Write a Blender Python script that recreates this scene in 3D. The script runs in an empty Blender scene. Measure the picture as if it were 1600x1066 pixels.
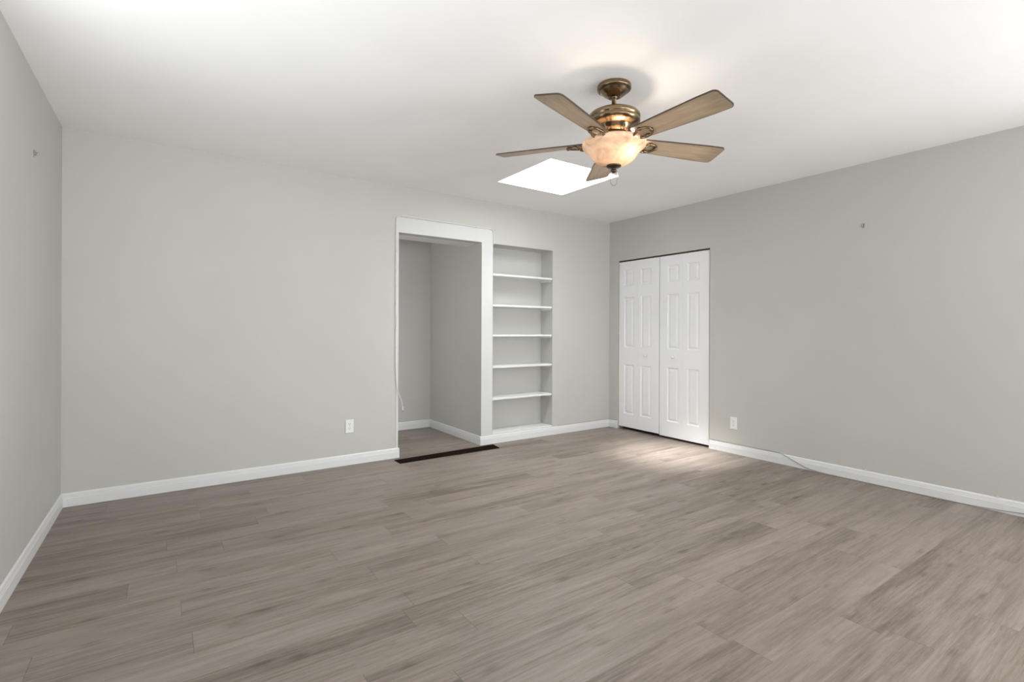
import bpy, bmesh, math, random
from mathutils import Vector, Matrix
PI = math.pi
SC = bpy.context.scene
COL = SC.collection

# ------------------------------------------------------------------ camera
cam_d = bpy.data.cameras.new('camera')
cam = bpy.data.objects.new('camera', cam_d)
COL.objects.link(cam)
FPX = 786.768
cam_d.sensor_fit = 'HORIZONTAL'
cam_d.sensor_width = 36.0
cam_d.lens = 36.0 * FPX / 1600.0
cam_d.shift_y = -(533.0 - 515.94) / 1600.0
cam_d.clip_start = 0.02
cam.matrix_world = (Matrix.Translation((0, 0, 1.1782)) @ Matrix.Rotation(-0.6074, 4, 'Z')
                    @ Matrix.Rotation(PI / 2, 4, 'X') @ Matrix.Rotation(0.00412, 4, 'Z'))
SC.camera = cam

# ------------------------------------------------------------------ world, sun, skylight, added fill, exposure
vs = SC.view_settings
vs.view_transform = 'Standard'
vs.look = 'None'
vs.gamma = 1.0
vs.use_curve_mapping = False
vs.exposure = 0.17

world = bpy.data.worlds.new('sky')
SC.world = world
world.use_nodes = True
bg = world.node_tree.nodes['Background']
bg.inputs['Color'].default_value = (0.86, 0.93, 1.0, 1)
bg.inputs['Strength'].default_value = 0.8

sun_d = bpy.data.lights.new('sun', 'SUN')
sun_d.energy = 19.5
sun_d.angle = math.radians(16)
sun_d.color = (1.0, 0.965, 0.93)
sun = bpy.data.objects.new('sun', sun_d)
COL.objects.link(sun)
SUN_DIR = Vector((0.43, -0.105, -1.0)).normalized()
sun.rotation_euler = SUN_DIR.to_track_quat('-Z', 'Y').to_euler()
sun.location = (0, 0, 6)


def area(name, loc, direction, sx, sy, power, color):
    d = bpy.data.lights.new(name, 'AREA')
    d.shape = 'RECTANGLE'
    d.size = sx
    d.size_y = sy
    d.energy = power
    d.color = color
    o = bpy.data.objects.new(name, d)
    COL.objects.link(o)
    o.location = loc
    o.rotation_euler = Vector(direction).to_track_quat('-Z', 'Y').to_euler()
    return o


# fill lights added at unseen windows, tilted up to brighten the ceiling
FILL_COLOR = (0.985, 0.985, 1.0)
area('front_fill', (2.1, -3.56, 1.2), (-0.35, 1, 0.75), 3.9, 1.9, 164, FILL_COLOR)
area('right_fill', (4.70, -1.2, 1.1), (-1, 0.55, 0.50), 1.5, 1.8, 100, FILL_COLOR)
area('left_fill', (-0.76, 1.625, 1.0), (1, 0.40, 2.0), 2.0, 1.6, 37, FILL_COLOR)
area('alcove_fill', (0.80, 5.05, 1.25), (1, 0, 0), 0.8, 2.0, 3.2, FILL_COLOR)  # added fill that brightens the alcove from an unseen side
area('skylight_daylight', (2.83, 3.385, 3.10), (0, 0.0001, -1), 0.74, 0.72, 53, (0.985, 0.985, 1.0))

# ------------------------------------------------------------------ materials


def new_mat(name):
    m = bpy.data.materials.new(name)
    m.use_nodes = True
    nt = m.node_tree
    return m, nt, nt.nodes['Principled BSDF']


class N:
    """small helper for writing node graphs"""

    def __init__(self, nt):
        self.nt = nt

    def new(self, t, **kw):
        n = self.nt.nodes.new(t)
        for k, v in kw.items():
            setattr(n, k, v)
        return n

    def put(self, sock, v):
        if isinstance(v, bpy.types.NodeSocket):
            self.nt.links.new(v, sock)
        else:
            sock.default_value = v

    def math(self, op, a, b=0.0, c=None, clamp=False):
        n = self.new('ShaderNodeMath', operation=op, use_clamp=clamp)
        self.put(n.inputs[0], a)
        self.put(n.inputs[1], b)
        if c is not None:
            self.put(n.inputs[2], c)
        return n.outputs[0]

    def xyz(self, x, y, z):
        n = self.new('ShaderNodeCombineXYZ')
        for i, v in enumerate((x, y, z)):
            self.put(n.inputs[i], v)
        return n.outputs[0]

    def noise(self, vec, scale, detail=3.0, rough=0.55, dist=0.0):
        n = self.new('ShaderNodeTexNoise')
        self.put(n.inputs['Vector'], vec)
        n.inputs['Scale'].default_value = scale
        n.inputs['Detail'].default_value = detail
        n.inputs['Roughness'].default_value = rough
        n.inputs['Distortion'].default_value = dist
        return n.outputs[0]

    def ramp(self, fac, stops):
        n = self.new('ShaderNodeValToRGB')
        el = n.color_ramp.elements
        while len(el) < len(stops):
            el.new(0.5)
        for e, (p, c) in zip(el, stops):
            e.position = p
            e.color = c if len(c) == 4 else (*c, 1)
        self.put(n.inputs[0], fac)
        return n.outputs[0]

    def mix(self, fac, a, b, blend='MIX'):
        n = self.new('ShaderNodeMix', data_type='RGBA', blend_type=blend)
        self.put(n.inputs[0], fac)
        self.put(n.inputs[6], a)
        self.put(n.inputs[7], b)
        return n.outputs[2]


def setp(b, **kw):
    names = dict(color='Base Color', rough='Roughness', metal='Metallic', spec='Specular IOR Level', coat='Coat Weight', coat_rough='Coat Roughness')
    for k, v in kw.items():
        if k == 'color' and len(v) == 3:
            v = (*v, 1)
        b.inputs[names[k]].default_value = v


def paint(name, color, rough, bump=0.0, scale=180, var=0.02, spec=0.35):
    m, nt, b = new_mat(name)
    g = N(nt)
    setp(b, color=color, rough=rough, spec=spec)
    tc = g.new('ShaderNodeTexCoord')
    n1 = g.noise(tc.outputs['Object'], 1.6, 4)
    lo = tuple(c * (1 - var) for c in color)
    hi = tuple(min(1, c * (1 + var)) for c in color)
    g.put(b.inputs['Base Color'], g.ramp(n1, [(0.3, lo), (0.7, hi)]))
    if bump:
        bn = g.new('ShaderNodeBump')
        bn.inputs['Strength'].default_value = bump
        bn.inputs['Distance'].default_value = 0.002
        g.put(bn.inputs['Height'], g.noise(tc.outputs['Object'], scale, 2))
        g.put(b.inputs['Normal'], bn.outputs[0])
    return m


M_WALL = paint('wall_paint', (0.535, 0.526, 0.494), 0.62, 0.12)
M_CEIL = paint('ceiling_paint', (0.90, 0.90, 0.895), 0.75, 0.10, 140)
M_TRIM = paint('trim_paint', (0.72, 0.72, 0.72), 0.38, 0.0, var=0.01, spec=0.45)
M_JAMB = paint('doorway_paint', (0.63, 0.63, 0.625), 0.45, 0.0, var=0.01)
M_DOOR = paint('door_paint', (0.84, 0.84, 0.85), 0.40, 0.0, var=0.008, spec=0.45)
M_SHAFT = paint('shaft_paint', (0.86, 0.86, 0.86), 0.7, 0.0, var=0.01)
M_SHELF = paint('shelf_paint', (0.80, 0.80, 0.79), 0.40, 0.0, var=0.01, spec=0.45)
M_NICHE = paint('niche_paint', (0.535, 0.53, 0.505), 0.55, 0.05, var=0.01)
M_PLASTIC = paint('white_plastic', (0.80, 0.80, 0.78), 0.3, 0.0, var=0.005, spec=0.5)
M_CABLE = paint('cable_sheath', (0.74, 0.735, 0.71), 0.45, 0.0, var=0.02)
M_CABLE_GREY = paint('grey_cable_sheath', (0.36, 0.355, 0.34), 0.45, 0.0, var=0.02)
M_CLIP = paint('clip_plastic', (0.60, 0.59, 0.56), 0.4, 0.0, var=0.02)
M_SLOT = paint('socket_slot', (0.10, 0.10, 0.10), 0.5)
M_DARKIN = paint('closet_interior', (0.30, 0.295, 0.28), 0.8)


def metal(name, color, rough, streak=0.0):
    m, nt, b = new_mat(name)
    g = N(nt)
    setp(b, color=color, rough=rough, metal=1.0)
    tc = g.new('ShaderNodeTexCoord')
    sx = g.new('ShaderNodeSeparateXYZ')
    g.put(sx.inputs[0], tc.outputs['Object'])
    n1 = g.noise(g.xyz(g.math('MULTIPLY', sx.outputs[0], 6.0), g.math('MULTIPLY', sx.outputs[1], 6.0), g.math('MULTIPLY', sx.outputs[2], 90.0)), 3.0, 3)
    g.put(b.inputs['Base Color'], g.ramp(n1, [(0.3, tuple(c * (1 - streak) for c in color)), (0.7, tuple(min(1, c * (1 + streak)) for c in color))]))
    g.put(b.inputs['Roughness'], g.math('MULTIPLY_ADD', n1, 0.06, rough - 0.03))
    return m


M_BRASS = metal('antique_brass', (0.265, 0.19, 0.115), 0.24, 0.06)
M_BRASSD = metal('dark_antique_brass', (0.16, 0.115, 0.072), 0.30, 0.08)
M_BRONZE = metal('dark_bronze', (0.10, 0.075, 0.055), 0.35, 0.2)
M_STEEL = metal('dull_steel', (0.42, 0.41, 0.39), 0.38, 0.1)
M_BEAD = metal('chain_metal', (0.28, 0.26, 0.23), 0.3, 0.1)


def plank_floor():
    m, nt, b = new_mat('vinyl_plank_floor')
    g = N(nt)
    tc = g.new('ShaderNodeTexCoord')
    sp = g.new('ShaderNodeSeparateXYZ')
    g.put(sp.inputs[0], tc.outputs['Object'])
    x, y = sp.outputs[0], sp.outputs[1]
    W, L = 0.152, 1.22
    v = g.math('DIVIDE', g.math('SUBTRACT', y, 0.027), W)
    row = g.math('FLOOR', v)
    fv = g.math('SUBTRACT', v, row)
    wr = g.new('ShaderNodeTexWhiteNoise', noise_dimensions='1D')
    g.put(wr.inputs['W'], g.math('ADD', row, 3.37))
    u = g.math('ADD', g.math('DIVIDE', x, L), g.math('MULTIPLY', wr.outputs[0], 7.0))
    cl = g.math('FLOOR', u)
    fu = g.math('SUBTRACT', u, cl)
    wp = g.new('ShaderNodeTexWhiteNoise', noise_dimensions='2D')
    g.put(wp.inputs['Vector'], g.xyz(row, cl, 0.0))
    pid = wp.outputs[0]
    # seams
    ev = g.math('MINIMUM', fv, g.math('SUBTRACT', 1.0, fv))
    eu = g.math('MINIMUM', fu, g.math('SUBTRACT', 1.0, fu))
    sv = g.math('LESS_THAN', ev, 0.0007 / W)
    su = g.math('LESS_THAN', eu, 0.0013 / L)
    # grain coordinates, shifted for each plank
    off = g.math('MULTIPLY', pid, 37.0)
    xx = g.math('ADD', x, off)
    fine = g.noise(g.xyz(g.math('MULTIPLY', xx, 3.0), g.math('MULTIPLY', y, 60.0), off), 1.0, 7, 0.72, 0.5)
    broad = g.noise(g.xyz(g.math('MULTIPLY', xx, 1.1), g.math('MULTIPLY', y, 11.0), off), 1.0, 3, 0.5, 0.8)
    soft = g.noise(g.xyz(g.math('MULTIPLY', xx, 3.2), g.math('MULTIPLY', y, 9.0), g.math('MULTIPLY', pid, 11.0)), 1.0, 2, 0.5)
    # cathedral figure
    wv = g.new('ShaderNodeTexWave', wave_type='BANDS', bands_direction='Y', wave_profile='SAW')
    g.put(wv.inputs['Vector'], g.xyz(g.math('MULTIPLY', xx, 0.16), g.math('ADD', y, off), off))
    wv.inputs['Scale'].default_value = 14.0
    wv.inputs['Distortion'].default_value = 9.0
    wv.inputs['Detail'].default_value = 2.0
    wv.inputs['Detail Scale'].default_value = 1.2
    cath = g.math('MULTIPLY', wv.outputs[1], g.math('GREATER_THAN', soft, 0.47))
    # knots and dark flecks
    vo = g.new('ShaderNodeTexVoronoi', voronoi_dimensions='2D', feature='F1')
    g.put(vo.inputs['Vector'], g.xyz(g.math('MULTIPLY', xx, 2.1), g.math('MULTIPLY', y, 5.2), 0.0))
    vo.inputs['Scale'].default_value = 1.0
    wob = g.math('ADD', vo.outputs['Distance'], g.math('MULTIPLY', g.math('SUBTRACT', fine, 0.5), 0.16))
    knot = g.math('SUBTRACT', 1.0, g.math('DIVIDE', wob, 0.12), clamp=True)
    fleck = g.math('SUBTRACT', g.noise(g.xyz(g.math('MULTIPLY', xx, 6.0), g.math('MULTIPLY', y, 60.0), off), 1.0, 2, 0.5), 0.60)
    fleck = g.math('MULTIPLY', fleck, 3.5, clamp=True)
    t = g.math('MULTIPLY_ADD', g.math('SUBTRACT', fine, 0.5), 1.25, 0.5)
    t = g.math('MULTIPLY_ADD', g.math('SUBTRACT', broad, 0.5), 0.85, t)
    t = g.math('MULTIPLY_ADD', g.math('SUBTRACT', pid, 0.5), 0.26, t)
    t = g.math('MULTIPLY_ADD', g.math('SUBTRACT', cath, 0.3), -0.10, t)
    t = g.math('SUBTRACT', t, g.math('MULTIPLY', knot, 0.30))
    t = g.math('SUBTRACT', t, g.math('MULTIPLY', fleck, 0.25))
    pore = g.noise(g.xyz(g.math('MULTIPLY', xx, 22.0), g.math('MULTIPLY', y, 260.0), off), 1.0, 3, 0.7)
    t = g.math('MULTIPLY_ADD', g.math('SUBTRACT', pore, 0.5), 0.42, t)
    col = g.ramp(t, [(0.0, (0.098, 0.075, 0.060)), (0.30, (0.184, 0.146, 0.121)), (0.55, (0.266, 0.217, 0.187)), (1.0, (0.405, 0.340, 0.300))])
    tint = g.mix(g.math('MULTIPLY', wp.outputs[0], 0.35), col, (0.256, 0.210, 0.187, 1))
    col = g.mix(g.math('MULTIPLY', sv, 0.35), tint, (0.09, 0.075, 0.065, 1))
    col = g.mix(g.math('MULTIPLY', su, 0.5), col, (0.07, 0.058, 0.05, 1))
    g.put(b.inputs['Base Color'], col)
    g.put(b.inputs['Roughness'], g.math('MULTIPLY_ADD', fine, 0.16, 0.36))
    b.inputs['Specular IOR Level'].default_value = 0.42
    bn = g.new('ShaderNodeBump')
    bn.inputs['Strength'].default_value = 0.22
    bn.inputs['Distance'].default_value = 0.0012
    h = g.math('SUBTRACT', g.math('MULTIPLY', fine, 0.5), g.math('MULTIPLY', g.math('MAXIMUM', sv, su), 0.6))
    g.put(bn.inputs['Height'], h)
    g.put(b.inputs['Normal'], bn.outputs[0])
    return m


M_FLOOR = plank_floor()


def wood(name, c0, c1, rough, sx=3.0, sy=40.0, coat=0.0):
    m, nt, b = new_mat(name)
    g = N(nt)
    tc = g.new('ShaderNodeTexCoord')
    sp = g.new('ShaderNodeSeparateXYZ')
    g.put(sp.inputs[0], tc.outputs['Object'])
    n1 = g.noise(g.xyz(g.math('MULTIPLY', sp.outputs[0], sx), g.math('MULTIPLY', sp.outputs[1], sy), sp.outputs[2]), 1.0, 5, 0.6, 0.5)
    g.put(b.inputs['Base Color'], g.ramp(n1, [(0.25, c0), (0.75, c1)]))
    setp(b, rough=rough, spec=0.4, coat=coat, coat_rough=0.1)
    return m


M_BLADE = wood('blade_oak', (0.40, 0.285, 0.180), (0.58, 0.450, 0.310), 0.45, 5.0, 55.0)


def burnish(m):
    """the blades' printed finish turns darker towards their outer end and edges"""
    nt = m.node_tree
    b = nt.nodes['Principled BSDF']
    g = N(nt)
    src = b.inputs['Base Color'].links[0].from_socket
    tc = g.new('ShaderNodeTexCoord')
    sp = g.new('ShaderNodeSeparateXYZ')
    g.put(sp.inputs[0], tc.outputs['Object'])
    n = g.noise(g.xyz(g.math('MULTIPLY', sp.outputs[0], 9.0), g.math('MULTIPLY', sp.outputs[1], 50.0), 0.0), 1.0, 4, 0.6)
    ex = g.math('MULTIPLY', g.math('SUBTRACT', sp.outputs[0], 0.50), 5.5, clamp=True)
    ey = g.math('MULTIPLY', g.math('SUBTRACT', g.math('ABSOLUTE', sp.outputs[1]), 0.045), 28.0, clamp=True)
    k = g.math('MULTIPLY', g.math('MAXIMUM', ex, ey), g.math('MULTIPLY', n, 1.25), clamp=True)
    g.put(b.inputs['Base Color'], g.mix(k, src, (0.21, 0.155, 0.105, 1)))


burnish(M_BLADE)
M_BLADE_EDGE = wood('blade_dark_edge', (0.050, 0.032, 0.022), (0.085, 0.055, 0.038), 0.5)
M_SADDLE = wood('dark_gloss_wood', (0.012, 0.008, 0.006), (0.028, 0.018, 0.013), 0.30, 2.0, 30.0)
M_SADDLE.node_tree.nodes['Principled BSDF'].inputs['Specular IOR Level'].default_value = 0.0


def alabaster():
    m = bpy.data.materials.new('alabaster_glass')
    m.use_nodes = True
    nt = m.node_tree
    nt.nodes.clear()
    g = N(nt)
    tc = g.new('ShaderNodeTexCoord')
    n1 = g.noise(tc.outputs['Object'], 7.0, 4, 0.55, 2.2)
    col = g.ramp(n1, [(0.30, (0.60, 0.46, 0.34)), (0.52, (0.78, 0.65, 0.52)), (0.75, (0.88, 0.79, 0.68))])
    d = g.new('ShaderNodeBsdfDiffuse')
    t = g.new('ShaderNodeBsdfTranslucent')
    s = g.new('ShaderNodeBsdfGlossy')
    s.inputs['Roughness'].default_value = 0.18
    g.put(d.inputs['Color'], col)
    g.put(t.inputs['Color'], col)
    m1 = g.new('ShaderNodeMixShader')
    m1.inputs[0].default_value = 0.46
    nt.links.new(d.outputs[0], m1.inputs[1])
    nt.links.new(t.outputs[0], m1.inputs[2])
    m2 = g.new('ShaderNodeMixShader')
    m2.inputs[0].default_value = 0.05
    nt.links.new(m1.outputs[0], m2.inputs[1])
    nt.links.new(s.outputs[0], m2.inputs[2])
    o = g.new('ShaderNodeOutputMaterial')
    nt.links.new(m2.outputs[0], o.inputs[0])
    return m


M_BOWL = alabaster()


def thin_glass(name, tint, refl):
    m = bpy.data.materials.new(name)
    m.use_nodes = True
    nt = m.node_tree
    nt.nodes.clear()
    g = N(nt)
    t = g.new('ShaderNodeBsdfTransparent')
    t.inputs[0].default_value = (*tint, 1)
    s = g.new('ShaderNodeBsdfGlossy')
    s.inputs['Roughness'].default_value = 0.02
    mx = g.new('ShaderNodeMixShader')
    mx.inputs[0].default_value = refl
    nt.links.new(t.outputs[0], mx.inputs[1])
    nt.links.new(s.outputs[0], mx.inputs[2])
    o = g.new('ShaderNodeOutputMaterial')
    nt.links.new(mx.outputs[0], o.inputs[0])
    return m


M_GLASS = thin_glass('window_glass', (0.96, 0.98, 0.97), 0.05)


def emitter(name, color, strength):
    m = bpy.data.materials.new(name)
    m.use_nodes = True
    nt = m.node_tree
    nt.nodes.clear()
    e = nt.nodes.new('ShaderNodeEmission')
    e.inputs[0].default_value = (*color, 1)
    e.inputs[1].default_value = strength
    o = nt.nodes.new('ShaderNodeOutputMaterial')
    nt.links.new(e.outputs[0], o.inputs[0])
    return m


M_BULB = emitter('lit_bulb', (1.0, 0.855, 0.715), 118)

# ------------------------------------------------------------------ mesh helpers


def add_box(bm, x0, x1, y0, y1, z0, z1, bevel=0.0, mi=0):
    vs_ = [bm.verts.new(p) for p in ((x0, y0, z0), (x1, y0, z0), (x1, y1, z0), (x0, y1, z0), (x0, y0, z1), (x1, y0, z1), (x1, y1, z1), (x0, y1, z1))]
    fs = [bm.faces.new([vs_[i] for i in q]) for q in ((0, 3, 2, 1), (4, 5, 6, 7), (0, 1, 5, 4), (1, 2, 6, 5), (2, 3, 7, 6), (3, 0, 4, 7))]
    for f in fs:
        f.material_index = mi
    if bevel:
        es = list({e for f in fs for e in f.edges})
        bmesh.ops.bevel(bm, geom=es, offset=bevel, segments=2, affect='EDGES', profile=0.5)


def add_lathe(bm, prof, seg=48, cx=0, cy=0, cz=0, cap=True, mi=0):
    rings = []
    for r, z in prof:
        if r < 1e-6:
            rings.append([bm.verts.new((cx, cy, cz + z))])
        else:
            rings.append([bm.verts.new((cx + r * math.cos(2 * PI * i / seg), cy + r * math.sin(2 * PI * i / seg), cz + z)) for i in range(seg)])
    for a, b in zip(rings, rings[1:]):
        for i in range(seg):
            j = (i + 1) % seg
            if len(a) == 1 and len(b) == 1:
                continue
            if len(a) == 1:
                f = bm.faces.new((a[0], b[i], b[j]))
            elif len(b) == 1:
                f = bm.faces.new((a[i], a[j], b[0]))
            else:
                f = bm.faces.new((a[i], a[j], b[j], b[i]))
            f.material_index = mi
            f.smooth = True
    if cap:
        for ring in (rings[0], rings[-1]):
            if len(ring) > 2:
                f = bm.faces.new(ring)
                f.material_index = mi


def smooth_path(pts, n=6):
    P = [Vector(p) for p in pts]
    out = []
    for i in range(len(P) - 1):
        p0 = P[max(i - 1, 0)]
        p1, p2 = P[i], P[i + 1]
        p3 = P[min(i + 2, len(P) - 1)]
        for k in range(n):
            t = k / n
            out.append(0.5 * ((2 * p1) + (p2 - p0) * t + (2 * p0 - 5 * p1 + 4 * p2 - p3) * t * t + (3 * p1 - p0 - 3 * p2 + p3) * t ** 3))
    out.append(P[-1])
    return out


def add_tube(bm, path, r, seg=10, closed=False, rr=None, mi=0):
    n = len(path)
    rings = []
    prev = None
    for i, p in enumerate(path):
        a = path[(i - 1) % n] if (closed or i > 0) else p
        b = path[(i + 1) % n] if (closed or i < n - 1) else p
        t = (Vector(b) - Vector(a)).normalized()
        if prev is None:
            up = Vector((0, 0, 1)) if abs(t.z) < 0.9 else Vector((1, 0, 0))
            nrm = t.cross(up).normalized()
        else:
            nrm = (prev - t * prev.dot(t)).normalized()
        prev = nrm
        bn = t.cross(nrm)
        ra = rr[i] if rr else r
        rings.append([bm.verts.new(Vector(p) + ra * (math.cos(2 * PI * k / seg) * nrm + math.sin(2 * PI * k / seg) * bn)) for k in range(seg)])
    m = n if closed else n - 1
    for i in range(m):
        a, b = rings[i], rings[(i + 1) % n]
        for k in range(seg):
            j = (k + 1) % seg
            f = bm.faces.new((a[k], a[j], b[j], b[k]))
            f.smooth = True
            f.material_index = mi
    if not closed:
        for ring in (rings[0], rings[-1]):
            bm.faces.new(ring).material_index = mi


def add_prism(bm, poly, axis, a0, a1, mi=0):
    """poly: 2-D points; axis: 'x','y','z' extrusion axis"""
    def P(p, a):
        return {'x': (a, p[0], p[1]), 'y': (p[0], a, p[1]), 'z': (p[0], p[1], a)}[axis]
    A = [bm.verts.new(P(p, a0)) for p in poly]
    B = [bm.verts.new(P(p, a1)) for p in poly]
    fs = [bm.faces.new(A), bm.faces.new(B)]
    n = len(poly)
    for i in range(n):
        j = (i + 1) % n
        fs.append(bm.faces.new((A[i], A[j], B[j], B[i])))
    for f in fs:
        f.material_index = mi


def obj(name, bm, mats, parent=None, smooth_angle=None):
    bmesh.ops.recalc_face_normals(bm, faces=bm.faces[:])
    me = bpy.data.meshes.new(name)
    bm.to_mesh(me)
    bm.free()
    for m in (mats if isinstance(mats, (list, tuple)) else [mats]):
        me.materials.append(m)
    o = bpy.data.objects.new(name, me)
    COL.objects.link(o)
    if parent:
        o.parent = parent
    return o


def struct(name, bm, mats, label=None, cat=None):
    o = obj(name, bm, mats)
    o['kind'] = 'structure'
    if label:
        o['label'] = label
        o['category'] = cat
    return o


def thing(name, label, cat, loc, rotz=0.0, group=None):
    o = bpy.data.objects.new(name, None)
    o.empty_display_size = 0.05
    COL.objects.link(o)
    o.location = loc
    o.rotation_euler = (0, 0, rotz)
    o['label'] = label
    o['category'] = cat
    if group:
        o['group'] = group
    return o


def boxes(name, lst, mats, **kw):
    bm = bmesh.new()
    for b in lst:
        add_box(bm, *b)
    return bm


# ------------------------------------------------------------------ room shell
H = 2.5
XL, XR, YB, YF = -0.543, 4.520, 4.406, -3.4
WT = 0.10
LA = -0.0094                     # the left wall is a hair out of square


def xl(y):
    return XL + LA * (YB - y)


RY0, RY1 = -1.95, -0.45
LY0, LY1 = 0.65, 2.60
OX0, OX1, OZ = 1.787, 2.680, 2.075         # doorway
NX0, NX1, NZ0, NZ1 = 2.820, 3.618, 0.094, 2.075   # shelf niche
NYB = 4.615
CY0, CY1, CZ = 3.022, 4.262, 2.014         # closet opening
AX0, AYB = 0.95, 5.595                     # alcove
SX0, SX1, SY0, SY1 = 2.452, 3.206, 3.014, 3.764   # skylight opening

bm = bmesh.new()
add_box(bm, -0.75, 5.25, YF - 0.1, 5.70, -0.06, 0.0)
struct('floor', bm, M_FLOOR, 'grey brown wood plank floor running wall to wall', 'floor')

bm = bmesh.new()
add_box(bm, -0.75, SX0, YF - 0.1, 5.70, H, H + 0.06)
add_box(bm, SX1, 5.25, YF - 0.1, 5.70, H, H + 0.06)
add_box(bm, SX0, SX1, YF - 0.1, SY0, H, H + 0.06)
add_box(bm, SX0, SX1, SY1, 5.70, H, H + 0.06)
struct('ceiling', bm, M_CEIL, 'flat white ceiling with a square skylight opening', 'ceiling')

bm = bmesh.new()
add_box(bm, XL - 0.1, OX0, YB, YB + WT, 0, H)
add_box(bm, OX0, OX1, YB, YB + WT, OZ, H)
add_box(bm, OX1, NX0, YB, YB + WT, 0, H)
add_box(bm, NX0, NX1, YB, YB + WT, 0, NZ0)
add_box(bm, NX0, NX1, YB, YB + WT, NZ1, H)
add_box(bm, NX1, XR + WT, YB, YB + WT, 0, H)
struct('wall_back', bm, M_WALL, 'grey back wall with the doorway and shelf niche', 'wall')

bm = bmesh.new()
add_box(bm, XR, XR + WT, RY1, CY0, 0, H)
add_box(bm, XR, XR + WT, YF, RY0, 0, H)
add_box(bm, XR, XR + WT, RY0, RY1, 0, 0.25)
add_box(bm, XR, XR + WT, RY0, RY1, 2.25, H)
add_box(bm, XR, XR + WT, CY0, CY1, CZ, H)
add_box(bm, XR, XR + WT, CY1, YB, 0, H)
struct('wall_right', bm, M_WALL, 'grey right wall with the closet opening', 'wall')

bm = bmesh.new()
for ya, yb, za, zb in ((YF, LY0, 0, H), (LY1, YB, 0, H), (LY0, LY1, 0, 0.25), (LY0, LY1, 2.25, H)):
    add_prism(bm, [(xl(ya), ya), (xl(yb), yb), (xl(yb) - WT, yb), (xl(ya) - WT, ya)], 'z', za, zb)
struct('wall_left', bm, M_WALL, 'plain grey left wall', 'wall')

WX0, WX1, WZ0, WZ1 = 0.20, 4.0, 0.25, 2.25
bm = bmesh.new()
add_box(bm, -0.75, WX0, YF - 0.1, YF, 0, H)
add_box(bm, WX1, XR + WT, YF - 0.1, YF, 0, H)
add_box(bm, WX0, WX1, YF - 0.1, YF, 0, WZ0)
add_box(bm, WX0, WX1, YF - 0.1, YF, WZ1, H)
struct('wall_front', bm, M_WALL, 'grey wall behind the camera with a wide opening added for fill light', 'wall')



def window(name, label, loc, rotz, width, height, bays):  # unseen window, added as the opening for a fill light
    w = thing(name, label, 'added window', loc, rotz)
    w['kind'] = 'structure'
    hw = width / 2
    bm = bmesh.new()
    add_box(bm, -hw, hw, -0.03, 0.03, 0, 0.05)
    add_box(bm, -hw, hw, -0.03, 0.03, height - 0.05, height)
    for i in range(bays + 1):
        px = -hw + 0.025 + (width - 0.05) * i / bays
        add_box(bm, px - 0.025, px + 0.025, -0.03, 0.03, 0.05, height - 0.05)
    obj('frame', bm, M_TRIM, w)
    bm = bmesh.new()
    add_box(bm, -hw + 0.03, hw - 0.03, -0.003, 0.003, 0.03, height - 0.03)
    obj('pane', bm, M_GLASS, w)
    return w


window('added_window_1', 'wide white framed window added for fill light in the wall behind the camera', ((WX0 + WX1) / 2, YF - 0.05, WZ0), 0, WX1 - WX0, WZ1 - WZ0, 3)
window('added_window_2', 'white framed window added for fill light in the right wall beside the camera', (XR + 0.05, (RY0 + RY1) / 2, 0.25), PI / 2, RY1 - RY0, 2.0, 2)

bm = bmesh.new()
add_box(bm, -2.1, -0.76, YF - 0.1, 4.6, H + 0.02, H + 0.12)  # unseen slab, added to block the sun at the left window
struct('added_sun_block', bm, M_TRIM, 'unseen slab added to keep sun out of the left window', 'trim')
window('added_window_3', 'white framed window added for fill light in the left wall beside the camera', (xl(1.6) - 0.05, (LY0 + LY1) / 2, 0.25), PI / 2 - LA, LY1 - LY0, 2.0, 2)

# alcove beyond the doorway
bm = bmesh.new()
add_box(bm, AX0, OX1 + WT, AYB, AYB + 0.08, 0, H)
struct('wall_alcove_back', bm, M_WALL, 'grey end wall seen through the doorway', 'wall')
bm = bmesh.new()
add_box(bm, OX1, OX1 + WT, YB + WT, AYB, 0, H)
struct('wall_alcove_right', bm, M_WALL, 'grey side wall inside the doorway', 'wall')
bm = bmesh.new()
add_box(bm, AX0 - 0.08, AX0, YB + WT, 4.62, 0, H)
add_box(bm, AX0 - 0.08, AX0, 5.48, AYB, 0, H)
add_box(bm, AX0 - 0.08, AX0, 4.62, 5.48, 2.2, H)  # the gap below is added to let the alcove fill in
struct('wall_alcove_left', bm, M_WALL, 'hidden side wall of the alcove with an opening added for fill light', 'wall')
bm = bmesh.new()
add_box(bm, AX0, OX1, YB + WT, 4.735, OZ, H)
struct('trim_header', bm, M_TRIM, 'white underside of the deep doorway header', 'trim')

# white painted surround of the doorway
bm = bmesh.new()
yo, yi = YB - 0.004, YB - 0.0002
hz = 2.214
head = [(1.766, OZ), (2.813, OZ), (2.813, hz - 0.045), (2.808, hz - 0.018), (2.790, hz - 0.004), (2.766, hz), (1.796, hz), (1.776, hz - 0.006), (1.768, hz - 0.02), (1.766, hz - 0.04)]
add_prism(bm, head, 'y', yo, yi)
add_box(bm, 1.766, OX0, yo, yi, 0.0, OZ)
add_box(bm, OX1, 2.813, yo, yi, 0.0, OZ)
struct('trim_doorway', bm, M_JAMB, 'white painted surround of the doorway', 'trim')

# closet shell behind the folding doors
bm = bmesh.new()
add_box(bm, XR + 0.62, XR + 0.68, CY0 - 0.1, CY1 + 0.1, 0, H)
add_box(bm, XR + WT, XR + 0.62, CY0 - 0.1, CY0 - 0.04, 0, H)
add_box(bm, XR + WT, XR + 0.62, CY1 + 0.04, CY1 + 0.1, 0, H)
struct('wall_closet', bm, M_DARKIN, 'dark inside of the closet behind the folding doors', 'wall')

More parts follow.
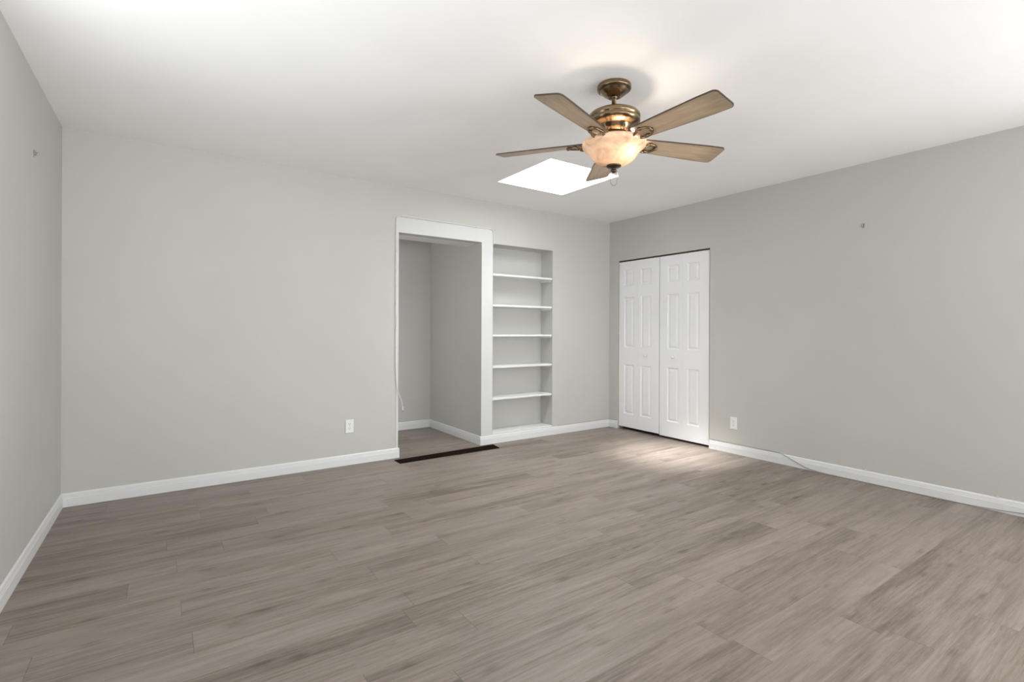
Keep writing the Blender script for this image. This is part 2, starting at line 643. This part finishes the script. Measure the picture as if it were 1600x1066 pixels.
# baseboards
BBP = [(0, 0), (0.0130, 0), (0.0130, 0.056), (0.0108, 0.060), (0.0112, 0.0665), (0.0092, 0.070), (0.0090, 0.078), (0.0066, 0.0855), (0.0030, 0.0895), (0, 0.0905)]


def baseboard(name, a, b, normal, label):
    bm = bmesh.new()
    a, b, n = Vector(a), Vector(b), Vector(normal)
    A = [bm.verts.new((a.x + n.x * d, a.y + n.y * d, z)) for d, z in BBP]
    B = [bm.verts.new((b.x + n.x * d, b.y + n.y * d, z)) for d, z in BBP]
    bm.faces.new(A)
    bm.faces.new(B)
    for i in range(len(BBP)):
        j = (i + 1) % len(BBP)
        bm.faces.new((A[i], A[j], B[j], B[i]))
    return struct(name, bm, M_TRIM, label, 'baseboard')


baseboard('baseboard_back_left', (XL, YB), (1.797, YB), (0, -1), 'white baseboard along the long blank part of the back wall')
baseboard('baseboard_back_right', (2.667, YB), (XR, YB), (0, -1), 'white baseboard below the shelf niche')
baseboard('baseboard_left', (xl(YB), YB), (xl(YF), YF), (1, 0), 'white baseboard along the left wall')
baseboard('baseboard_right', (XR, CY0 - 0.004), (XR, YF), (-1, 0), 'white baseboard along the right wall')
baseboard('baseboard_right_corner', (XR, YB), (XR, CY1 + 0.004), (-1, 0), 'short white baseboard between the closet and the corner')
baseboard('baseboard_alcove_right', (OX1, YB + 0.0005), (OX1, AYB), (-1, 0), 'white baseboard on the alcove side wall')
baseboard('baseboard_alcove_back', (AX0, AYB), (OX1, AYB), (0, -1), 'white baseboard on the alcove end wall')

# ------------------------------------------------------------------ skylight
sk = thing('skylight', 'square white skylight well in the ceiling beyond the fan', 'skylight', ((SX0 + SX1) / 2, (SY0 + SY1) / 2, H))
sw, sd, sh = (SX1 - SX0) / 2, (SY1 - SY0) / 2, 0.50
bm = bmesh.new()
t = 0.03
add_box(bm, -sw - t, -sw, -sd - t, sd + t, 0.06, sh)
add_box(bm, sw, sw + t, -sd - t, sd + t, 0.06, sh)
add_box(bm, -sw, sw, -sd - t, -sd, 0.06, sh)
add_box(bm, -sw, sw, sd, sd + t, 0.06, sh)
e = 0.003                       # the plaster lining that covers the cut edge of the ceiling
for q in ((-sw, -sw + e, -sd, sd), (sw - e, sw, -sd, sd), (-sw + e, sw - e, -sd, -sd + e), (-sw + e, sw - e, sd - e, sd)):
    add_box(bm, *q, 0.0005, sh)
obj('shaft', bm, M_SHAFT, sk)
bm = bmesh.new()
for q in ((-sw - t, sw + t, -sd - t, -sd + 0.01), (-sw - t, sw + t, sd - 0.01, sd + t), (-sw - t, -sw + 0.01, -sd + 0.01, sd - 0.01), (sw - 0.01, sw + t, -sd + 0.01, sd - 0.01)):
    add_box(bm, *q, sh, sh + 0.05)
obj('frame', bm, M_TRIM, sk)
bm = bmesh.new()
add_box(bm, -sw, sw, -sd, sd, sh + 0.055, sh + 0.061)
obj('pane', bm, M_GLASS, sk)

# ------------------------------------------------------------------ built-in shelves
bk = thing('built_in_bookcase', 'white built-in shelves recessed in the back wall beside the doorway', 'bookcase', ((NX0 + NX1) / 2, YB, NZ0))
ox, oy, oz = bk.location
W2 = (NX1 - NX0) / 2
hN = NZ1 - NZ0
bm = bmesh.new()
add_box(bm, -W2 - 0.012, W2 + 0.012, NYB - oy, NYB - oy + 0.012, -0.012, hN + 0.012)
obj('back_panel', bm, M_NICHE, bk)
for s in (-1, 1):
    bm = bmesh.new()
    x0, x1 = sorted((s * W2, s * (W2 + 0.012)))
    add_box(bm, x0, x1, WT + 0.0005, NYB - oy, -0.012, hN + 0.012)
    obj('side_panel', bm, M_NICHE, bk)
bm = bmesh.new()
add_box(bm, -W2, W2, WT + 0.0005, NYB - oy, hN, hN + 0.012)
obj('top_panel', bm, M_NICHE, bk)
bm = bmesh.new()
add_box(bm, -W2 + 0.001, W2 - 0.001, 0.0, NYB - oy - 0.0005, 0.0005, 0.012, 0.002)
obj('bottom_board', bm, M_SHELF, bk)
for zt in (1.767, 1.445, 1.131, 0.801, 0.468):
    bm = bmesh.new()
    add_box(bm, -W2 + 0.001, W2 - 0.004, 0.004, NYB - oy - 0.0005, zt - oz - 0.021, zt - oz, 0.0025)
    sh_o = obj('shelf', bm, M_SHELF, bk)
    for s in (-1, 1):
        bm = bmesh.new()
        x0, x1 = sorted((s * (W2 - 0.0005), s * (W2 - 0.014)))
        prof = [(0.022, zt - oz - 0.0215), (NYB - oy - 0.001, zt - oz - 0.0215), (NYB - oy - 0.001, zt - oz - 0.042), (0.040, zt - oz - 0.042)]
        add_prism(bm, prof, 'x', x0, x1)
        obj('cleat', bm, M_SHELF, sh_o)

# ------------------------------------------------------------------ folding closet doors


def leaf_mesh(y0, y1, p0, p1, z0, z1, zr, th=0.032):
    """panelled leaf; faces -X; local x=0 is the face"""
    bm = bmesh.new()
    ys = [y0, p0, p1, y1]
    zs = [z0] + [q for r in zr for q in r] + [z1]
    V = {}

    def v(x, y, z):
        k = (round(x, 5), round(y, 5), round(z, 5))
        if k not in V:
            V[k] = bm.verts.new(k)
        return V[k]

    def quad(pts):
        bm.faces.new([v(*p) for p in pts])

    for i in range(3):
        for j in range(len(zs) - 1):
            a, b, c, d = ys[i], ys[i + 1], zs[j], zs[j + 1]
            if i == 1 and (c, d) in zr:
                rings = [(0.0, 0.0), (0.004, 0.004), (0.012, 0.0085), (0.017, 0.0085), (0.034, 0.0015), (0.037, 0.001)]
                for (i0, x0), (i1, x1) in zip(rings, rings[1:]):
                    A = [(x0, a + i0, c + i0), (x0, b - i0, c + i0), (x0, b - i0, d - i0), (x0, a + i0, d - i0)]
                    B = [(x1, a + i1, c + i1), (x1, b - i1, c + i1), (x1, b - i1, d - i1), (x1, a + i1, d - i1)]
                    for k in range(4):
                        l = (k + 1) % 4
                        quad([A[k], A[l], B[l], B[k]])
                i1, x1 = rings[-1]
                quad([(x1, a + i1, c + i1), (x1, b - i1, c + i1), (x1, b - i1, d - i1), (x1, a + i1, d - i1)])
            else:
                quad([(0, a, c), (0, b, c), (0, b, d), (0, a, d)])
    for i in range(3):
        quad([(0, ys[i], z0), (0, ys[i + 1], z0), (th, ys[i + 1], z0), (th, ys[i], z0)])
        quad([(0, ys[i], z1), (0, ys[i + 1], z1), (th, ys[i + 1], z1), (th, ys[i], z1)])
        quad([(th, ys[i], z0), (th, ys[i + 1], z0), (th, ys[i + 1], z1), (th, ys[i], z1)])
    for j in range(len(zs) - 1):
        for yy in (y0, y1):
            quad([(0, yy, zs[j]), (0, yy, zs[j + 1]), (th, yy, zs[j + 1]), (th, yy, zs[j])])
    return bm


ZR = [(0.190, 0.776), (0.976, 1.576), (1.704, 1.890)]
DX = XR + 0.010
CM = 3.652


def bifold(name, label, ya, yb, panels, zb, knob_y, knob_leaf):
    d = thing(name, label, 'door', (DX, (ya + yb) / 2, 0))
    d['kind'] = 'structure'
    oy_ = (ya + yb) / 2
    mid = (ya + yb) / 2
    for k, (a, b) in enumerate(((ya, mid - 0.0004), (mid + 0.0004, yb))):
        p0, p1 = panels[k]
        lf = obj('door_leaf', leaf_mesh(a - oy_, b - oy_, p0 - oy_, p1 - oy_, zb, 1.996, ZR), M_DOOR, d)
        if k == knob_leaf:
            bm = bmesh.new()
            add_lathe(bm, [(0.012, 0.0), (0.012, 0.002), (0.006, 0.004), (0.0055, 0.012), (0.011, 0.016), (0.0155, 0.022), (0.0150, 0.027), (0.009, 0.031), (0, 0.032)], 24)
            bmesh.ops.rotate(bm, verts=bm.verts[:], cent=(0, 0, 0), matrix=Matrix.Rotation(-PI / 2, 3, 'Y'))
            bmesh.ops.translate(bm, verts=bm.verts[:], vec=(0, knob_y - oy_, 0.893))
            kb = obj('knob', bm, M_PLASTIC, lf)
    return d


bifold('door_1', 'white panelled folding closet door next to the room corner', CM + 0.004, CY1 - 0.009, [(3.768, 3.918), (4.020, 4.170)], 0.034, 3.838, 0)
bifold('door_2', 'white panelled folding closet door next to the right outlet', CY0 + 0.012, CM - 0.004, [(3.146, 3.292), (3.396, 3.546)], 0.024, 3.462, 1)
bm = bmesh.new()
add_box(bm, XR + 0.020, XR + 0.045, CY0 + 0.002, CY1 - 0.002, CZ - 0.014, CZ - 0.0005)
struct('trim_track', bm, M_BRONZE, 'dark metal track above the folding closet doors', 'track')

# ------------------------------------------------------------------ ceiling fan
FX, FY = 2.0009, 1.9218
fan = thing('ceiling_fan', 'antique brass ceiling fan with five wood blades and a lit alabaster bowl', 'ceiling fan', (FX, FY, H))


def z(v):
    return v - H


bm = bmesh.new()
add_lathe(bm, [(0.060, z(2.4995)), (0.0885, z(2.4995)), (0.0905, z(2.497)), (0.0905, z(2.480)), (0.0885, z(2.476)), (0.0800, z(2.4745)),
               (0.0765, z(2.470)), (0.0690, z(2.461)), (0.0590, z(2.452)), (0.0470, z(2.443)), (0.0360, z(2.437)), (0.0275, z(2.434)), (0.0265, z(2.438)), (0.0220, z(2.442)), (0, z(2.442))], 56)
canopy = obj('canopy', bm, M_BRASS, fan)
bm = bmesh.new()
add_lathe(bm, [(0.0800, z(2.4750)), (0.0825, z(2.4738)), (0.0825, z(2.4715)), (0.0775, z(2.4700))], 56, cap=False)
obj('canopy_ring', bm, M_BRONZE, canopy)
bm = bmesh.new()
add_lathe(bm, [(0.0215, z(2.4415)), (0.0215, z(2.434)), (0.017, z(2.427)), (0.0125, z(2.424)), (0.0125, z(2.375))], 28)
obj('downrod', bm, M_BRASSD, fan)
bm = bmesh.new()
add_lathe(bm, [(0.012, z(2.385)), (0.027, z(2.385)), (0.031, z(2.378)), (0.080, z(2.364)), (0.114, z(2.352)), (0.131, z(2.343)), (0.1385, z(2.333)),
               (0.1385, z(2.318)), (0.1350, z(2.316)), (0.1350, z(2.310)), (0.1385, z(2.308)), (0.1385, z(2.298)), (0.1310, z(2.292)), (0.1280, z(2.287)), (0.1120, z(2.280)),
               (0.1020, z(2.276)), (0.0975, z(2.270)), (0.0920, z(2.256)), (0.0840, z(2.243)), (0.0740, z(2.235)), (0.0700, z(2.232)), (0, z(2.232))], 64)
motor = obj('motor_housing', bm, M_BRASS, fan)
for k in range(10):
    a = 2 * PI * k / 10 + 0.1
    bm = bmesh.new()
    add_box(bm, 0.0880, 0.0950, -0.009, 0.009, z(2.248), z(2.267), 0.002)
    bmesh.ops.rotate(bm, verts=bm.verts[:], cent=(0, 0, 0), matrix=Matrix.Rotation(a, 3, 'Z'))
    obj('vent_slot', bm, M_BRASSD, motor)
bm = bmesh.new()
add_lathe(bm, [(0.066, z(2.2315)), (0.080, z(2.2315)), (0.082, z(2.227)), (0.082, z(2.215)), (0.070, z(2.211)), (0.058, z(2.209)), (0.054, z(2.200)),
               (0.054, z(2.176)), (0.046, z(2.172)), (0.010, z(2.172)), (0.010, z(2.062)), (0, z(2.062))], 48)
obj('light_fitter', bm, M_BRASS, fan)

# bowl
bm = bmesh.new()
outer = [(0.020, 2.0690), (0.045, 2.0705), (0.070, 2.0770), (0.092, 2.0885), (0.110, 2.1030), (0.124, 2.1200), (0.135, 2.1365), (0.146, 2.1500), (0.159, 2.1600), (0.1680, 2.1690), (0.1710, 2.1790), (0.1700, 2.1890)]
inner = [(r - 0.004 if r > 0.03 else r, zz + (0.004 if zz < 2.15 else 0.0)) for r, zz in reversed(outer)]
add_lathe(bm, [(r, z(zz)) for r, zz in outer + inner], 72, cap=False)
obj('light_bowl', bm, M_BOWL, fan)
# one lit bulb on the near right side of the bowl
bx, by = 0.004, -0.082
bm = bmesh.new()
prof = [(0, -0.040), (0.016, -0.037), (0.028, -0.027), (0.033, -0.010), (0.028, 0.008), (0.015, 0.022), (0.012, 0.032)]
add_lathe(bm, prof, 24, bx, by, z(2.146), cap=True)
bulb = obj('bulb', bm, M_BULB, fan)
bm = bmesh.new()
add_lathe(bm, [(0.014, 0.0325), (0.016, 0.034), (0.016, 0.048)], 20, bx, by, z(2.146))
add_tube(bm, [Vector((bx, by, z(2.192))), Vector((bx * 0.8, by * 0.8, z(2.200))), Vector((0.050 * bx / 0.0821, 0.050 * by / 0.0821, z(2.198)))], 0.008)
obj('socket', bm, M_BRASSD, bulb)

bm = bmesh.new()
add_lathe(bm, [(0.010, z(2.0700)), (0.0385, z(2.0690)), (0.0400, z(2.0655)), (0.0360, z(2.0605)), (0.0240, z(2.0570)), (0.0130, z(2.0540)), (0.0100, z(2.0490)), (0.0140, z(2.0440)), (0.0150, z(2.0380)), (0.0090, z(2.0310)), (0, z(2.0290))], 36)
obj('finial', bm, M_BRONZE, fan)
# looped pull chain
bm = bmesh.new()
ux, uy = 0.821, -0.571           # across the camera's view, so the loop opens as in the photograph
pts = []
for s, zz in ((-0.008, 2.052), (-0.0165, 2.040), (-0.0185, 2.015), (-0.0185, 1.995), (-0.014, 1.972), (0, 1.960), (0.014, 1.972), (0.0185, 1.995), (0.0185, 2.015), (0.0165, 2.040), (0.008, 2.052)):
    pts.append((ux * s, uy * s, z(zz)))
add_tube(bm, smooth_path(pts, 5), 0.0016, 8)
ch = obj('pull_chain', bm, M_BEAD, fan)
for s in (-1, 1):
    bm = bmesh.new()
    add_lathe(bm, [(0, 0.014), (0.0035, 0.012), (0.0038, -0.010), (0.0018, -0.014), (0, -0.015)], 12, ux * s * 0.0185, uy * s * 0.0185, z(2.018))
    obj('chain_connector', bm, M_PLASTIC, ch)

# blades: built once along +X, then copied
PITCH = math.radians(12.56)
R0, R1 = 0.150, 0.662


def blade_mesh():
    bm = bmesh.new()
    pts = []
    wr, wt = 0.054, 0.0765      # half widths at root and tip
    n = 8
    # outline counter-clockwise: lower edge root->tip, rounded tip corners, upper edge back, rounded root
    cr = 0.024

    def hw(x):
        t = min(1, max(0, (x - R0) / (R1 - R0)))
        return wr + (wt - wr) * min(1, t * 1.25) ** 0.8
    for i in range(13):
        x = R0 + 0.025 + (R1 - cr - R0 - 0.025) * i / 12
        pts.append((x, -hw(x)))
    for i in range(1, n + 1):
        a = -PI / 2 + (PI / 2) * i / n
        pts.append((R1 - cr + cr * math.cos(a), -(wt - cr) + cr * math.sin(a)))
    for i in range(0, n):
        a = (PI / 2) * i / n
        pts.append((R1 - cr + cr * math.cos(a), (wt - cr) + cr * math.sin(a)))
    for i in range(12, -1, -1):
        x = R0 + 0.025 + (R1 - cr - R0 - 0.025) * i / 12
        pts.append((x, hw(x)))
    w0 = hw(R0 + 0.025)
    for i in range(1, 8):
        a = PI / 2 + PI * i / 8
        pts.append((R0 + 0.025 + 0.025 * math.cos(a), w0 * math.sin(a) if abs(math.sin(a)) < 0.95 else math.copysign(w0 * 0.985, math.sin(a))))
    th = 0.0030
    top = [bm.verts.new((p[0], p[1], th)) for p in pts]
    bot = [bm.verts.new((p[0], p[1], -th)) for p in pts]
    # inset underside so the dark edge banding shows as a thin line
    cx_ = sum(p[0] for p in pts) / len(pts)
    ins = []
    for k, p in enumerate(pts):
        a, b = Vector(pts[k - 1]), Vector(pts[(k + 1) % len(pts)])
        tv = (b - a).normalized()
        nn = Vector((-tv.y, tv.x))
        ins.append(bm.verts.new((p[0] + nn.x * 0.0028, p[1] + nn.y * 0.0028, -th - 0.0004)))
    f = bm.faces.new(top)
    f.material_index = 1
    f = bm.faces.new(ins)
    f.material_index = 0
    m_ = len(pts)
    for i in range(m_):
        j = (i + 1) % m_
        bm.faces.new((top[i], top[j], bot[j], bot[i])).material_index = 1
        bm.faces.new((bot[i], bot[j], ins[j], ins[i])).material_index = 1
    bmesh.ops.triangulate(bm, faces=[f for f in bm.faces if len(f.verts) > 4])
    bmesh.ops.rotate(bm, verts=bm.verts[:], cent=(0, 0, 0), matrix=Matrix.Rotation(-PITCH, 3, 'X'))
    return bm


def bracket_mesh():
    bm = bmesh.new()
    # scrolled arm from the hub out to an oval ring under the blade root
    for s in (-1, 1):
        arm = smooth_path([(0.070, s * 0.012, 0.020), (0.098, s * 0.016, 0.006), (0.128, s * 0.020, -0.016), (0.160, s * 0.028, -0.020), (0.190, s * 0.034, -0.013)], 6)
        add_tube(bm, arm, 0.006, 10, rr=[0.0085 - 0.0035 * i / (len(arm) - 1) for i in range(len(arm))])
    ring = []
    for k in range(28):
        a = 2 * PI * k / 28
        px, py = 0.205 + 0.050 * math.cos(a), 0.036 * math.sin(a)
        ring.append((px, py, -0.0125 - py * math.tan(PITCH) * 1.0 - 0.004 * math.cos(a) * -1))
    add_tube(bm, ring, 0.0062, 10, closed=True)
    # pads that carry the three blade screws
    for px, py in ((0.252, 0.0), (0.205, 0.033), (0.205, -0.033)):
        add_lathe(bm, [(0, -0.011), (0.006, -0.0105), (0.010, -0.008), (0.011, 0.004), (0.0, 0.004)], 14, px, py, -0.0075 - py * math.tan(PITCH))
    return bm


ZB = 2.1968
blade0 = obj('blade', blade_mesh(), [M_BLADE, M_BLADE_EDGE], fan)
br0 = obj('blade_bracket', bracket_mesh(), M_BRASS, blade0)
tilts = [0.014, 0.007, 0.004, 0.0, -0.016]
for k in range(5):
    if k == 0:
        bl = blade0
    else:
        bl = blade0.copy()
        COL.objects.link(bl)
        bl.parent = fan
        br = br0.copy()
        COL.objects.link(br)
        br.parent = bl
    bl.location = (0, 0, ZB - H)
    bl.rotation_euler = (0, tilts[k], math.radians(-90.29 + 72 * k))

# ------------------------------------------------------------------ wall outlets


def outlet(label, loc, rotz):
    o = thing('wall_outlet', label, 'outlet', loc, rotz)
    bm = bmesh.new()
    add_box(bm, -0.035, 0.035, -0.0065, -0.0003, -0.0575, 0.0575, 0.0022)
    obj('cover_plate', bm, M_PLASTIC, o)
    for s in (-1, 1):
        bm = bmesh.new()
        poly = [(0.0165 * math.cos(a) if abs(math.cos(a)) < 0.99 else 0.0165 * math.cos(a), s * 0.0195 + max(-0.0135, min(0.0135, 0.0165 * math.sin(a)))) for a in [2 * PI * i / 24 for i in range(24)]]
        add_prism(bm, poly, 'y', -0.0085, -0.006)
        rc = obj('receptacle', bm, M_PLASTIC, o)
        bm = bmesh.new()
        for px, w, h_ in ((-0.0062, 0.0012, 0.0042), (0.0062, 0.0012, 0.0035)):
            add_box(bm, px - w, px + w, -0.0088, -0.0080, s * 0.0195 + 0.003 - h_, s * 0.0195 + 0.003 + h_)
        add_prism(bm, [(0.0026 * math.cos(2 * PI * i / 12), s * 0.0195 - 0.008 + 0.0026 * math.sin(2 * PI * i / 12)) for i in range(12)], 'y', -0.0088, -0.0080)
        obj('socket_slots', bm, M_SLOT, rc)
    bm = bmesh.new()
    add_prism(bm, [(0.003 * math.cos(2 * PI * i / 12), 0.003 * math.sin(2 * PI * i / 12)) for i in range(12)], 'y', -0.0078, -0.006)
    obj('screw', bm, M_STEEL, o)
    return o


outlet('white wall outlet low on the back wall left of the doorway', (1.343, YB, 0.336), 0)
outlet('white wall outlet low on the right wall beside the closet doors', (XR, 2.757, 0.293), -PI / 2)

# ------------------------------------------------------------------ wall hooks


def hook(label, loc, rotz):
    """small metal bracket screwed to a wall; local -Y faces the room"""
    o = thing('wall_hook', label, 'hook', loc, rotz)
    bm = bmesh.new()
    add_box(bm, -0.0065, 0.0065, -0.0025, -0.0003, -0.019, 0.019, 0.001)
    obj('back_plate', bm, M_STEEL, o)
    bm = bmesh.new()
    path = smooth_path([(0, -0.0025, -0.004), (0, -0.009, -0.006), (0, -0.014, -0.004), (0, -0.0165, 0.002), (0, -0.0160, 0.008)], 5)
    add_tube(bm, path, 0.0042, 10)
    add_box(bm, -0.011, 0.011, -0.010, -0.0025, 0.007, 0.016, 0.002)
    obj('hook_arm', bm, M_STEEL, o)
    return o


hook('small metal hook high on the left wall', (xl(3.568), 3.568, 2.085), PI / 2)
hook('small metal hook high on the right wall', (XR, 1.674, 2.010), -PI / 2)

# ------------------------------------------------------------------ cables
cb = thing('cable', 'thin pale cable clipped around the doorway with a loose end', 'cable', (1.77, YB, 2.2))


def rel(o, pts):
    return [Vector(p) - o.location for p in pts]


yc = YB - 0.0090
path = [(2.8205, yc + 0.002, 2.06), (2.8200, yc, 2.12), (2.8180, yc, 2.172), (2.8080, yc, 2.206), (2.784, yc, 2.2205), (2.74, yc, 2.2190), (2.60, yc, 2.2185), (2.26, yc, 2.2245), (2.05, yc, 2.2270), (1.894, yc, 2.2310), (1.82, yc, 2.2300), (1.788, yc, 2.2230), (1.766, yc, 2.206),
        (1.7600, yc, 2.17), (1.7590, yc, 2.0), (1.7590, yc, 1.6), (1.7605, yc, 1.27), (1.7600, yc, 0.95), (1.7640, yc, 0.76), (1.7690, yc, 0.68), (1.779, yc - 0.002, 0.62), (1.795, yc - 0.004, 0.572), (1.813, yc - 0.004, 0.53), (1.826, yc - 0.002, 0.478), (1.829, yc, 0.462)]
bm = bmesh.new()
add_tube(bm, smooth_path(rel(cb, path), 6), 0.0040, 10)
obj('sheath', bm, M_CABLE, cb)
bm = bmesh.new()
L = cb.location
add_lathe(bm, [(0.0033, 0.004), (0.0058, 0.0), (0.0062, -0.026), (0.0045, -0.030), (0, -0.030)], 14, 1.8295 - L.x, yc - L.y, 0.462 - L.z)
con = obj('connector', bm, M_PLASTIC, cb)
bm = bmesh.new()
add_lathe(bm, [(0.0040, -0.0295), (0.0044, -0.032), (0.0044, -0.044), (0, -0.045)], 12, 1.8300 - L.x, yc - L.y, 0.462 - L.z)
obj('metal_tip', bm, M_STEEL, con)
for px, pz in ((1.7590, 2.06), (1.7590, 1.90), (1.7590, 1.72), (1.7595, 1.575), (1.7600, 1.42), (1.7600, 1.20), (1.7600, 1.02), (1.7640, 0.86), (1.7690, 0.70)):
    bm = bmesh.new()
    add_box(bm, px - 0.006 - L.x, px + 0.006 - L.x, -0.0125, -0.0003, pz - 0.005 - L.z, pz + 0.005 - L.z, 0.0015)
    obj('clip', bm, M_CLIP, cb)
for px, pz in ((1.815, 2.230), (2.065, 2.227), (2.27, 2.2243), (2.62, 2.2185)):
    bm = bmesh.new()
    add_box(bm, px - 0.005 - L.x, px + 0.005 - L.x, -0.0125, -0.0003, pz - 0.007 - L.z, pz + 0.007 - L.z, 0.0015)
    obj('clip', bm, M_CLIP, cb)

cb2 = thing('cable', 'thin grey cable along the top of the right baseboard, dropping to the floor', 'cable', (XR, 2.6, 0.09))
xc = XR - 0.0045
path = [(xc, 3.016, 0.0945), (xc, 2.90, 0.0948), (xc, 2.80, 0.0960), (xc, 2.65, 0.0945), (xc, 2.50, 0.0945), (xc, 2.38, 0.0950), (xc - 0.002, 2.305, 0.0955), (xc - 0.0135, 2.262, 0.083), (xc - 0.0140, 2.19, 0.056), (xc - 0.0145, 2.10, 0.022), (xc - 0.0150, 2.02, 0.009), (xc - 0.0150, 1.94, 0.0042), (xc - 0.0145, 1.6, 0.0038), (xc - 0.0145, 1.2, 0.0038), (xc - 0.0140, 1.03, 0.0048), (xc - 0.0140, 0.90, 0.0125), (xc - 0.0140, 0.77, 0.024), (xc - 0.0140, 0.5, 0.050)]
bm = bmesh.new()
add_tube(bm, smooth_path(rel(cb2, path), 6), 0.0030, 10)
obj('sheath', bm, M_CABLE_GREY, cb2)
L = cb2.location
for py in (2.952, 2.802, 2.303):
    bm = bmesh.new()
    add_box(bm, -0.0105, -0.0003, py - 0.004 - L.y, py + 0.004 - L.y, 0.0908 - L.z, 0.1025 - L.z, 0.0015)
    obj('clip', bm, M_CLIP, cb2)
for i, py in enumerate((1.650, 0.893)):
    cl = thing('cable_clip', ['loose cable clip on the middle of the right baseboard', 'loose cable clip on the right baseboard at the photo edge'][i], 'clip', (XR, py, 0.0905), 0)
    bm = bmesh.new()
    add_box(bm, -0.0095, -0.0003, -0.006, 0.006, 0.0003, 0.007, 0.0015)
    obj('base', bm, M_CLIP, cl)
    bm = bmesh.new()
    add_tube(bm, [Vector((-0.005 + 0.0035 * math.cos(a), 0, 0.0075 + 0.0045 * math.sin(a))) for a in [PI * k / 8 for k in range(9)]], 0.0014, 8)
    obj('saddle', bm, M_CLIP, cl)

cb3 = thing('cable', 'short grey cable lying on the baseboard in the far room corner', 'cable', (4.3, YB, 0.09))
yk = YB - 0.0045
path = [(3.70, yk, 0.0940), (3.95, yk, 0.0940), (4.30, yk, 0.0942), (4.47, yk, 0.0945), (4.503, yk - 0.003, 0.0945), (xc - 0.001, yk - 0.018, 0.0945), (xc, 4.34, 0.0945), (xc, CY1 + 0.006, 0.0945)]
bm = bmesh.new()
add_tube(bm, smooth_path(rel(cb3, path), 6), 0.0028, 10)
obj('sheath', bm, M_CABLE_GREY, cb3)
L = cb3.location
for px in (4.40,):
    bm = bmesh.new()
    add_box(bm, px - 0.004 - L.x, px + 0.004 - L.x, -0.0095, -0.0003, 0.0908 - L.z, 0.1005 - L.z, 0.0015)
    obj('clip', bm, M_CLIP, cb3)

# ------------------------------------------------------------------ dark threshold board in front of the doorway
th = thing('threshold_strip', 'dark glossy wood threshold board lying in front of the doorway', 'threshold', (2.25, 4.265, 0))
bm = bmesh.new()
Q = [(1.721, 4.187), (2.772, 4.191), (2.796, 4.354), (1.718, 4.320)]
add_prism(bm, [(q[0] - 2.25, q[1] - 4.265) for q in Q], 'z', 0.0003, 0.0050)
es = [e for e in bm.edges if all(v.co.z > 0.004 for v in e.verts)]
bmesh.ops.bevel(bm, geom=es, offset=0.003, segments=2, affect='EDGES')
obj('board', bm, M_SADDLE, th)
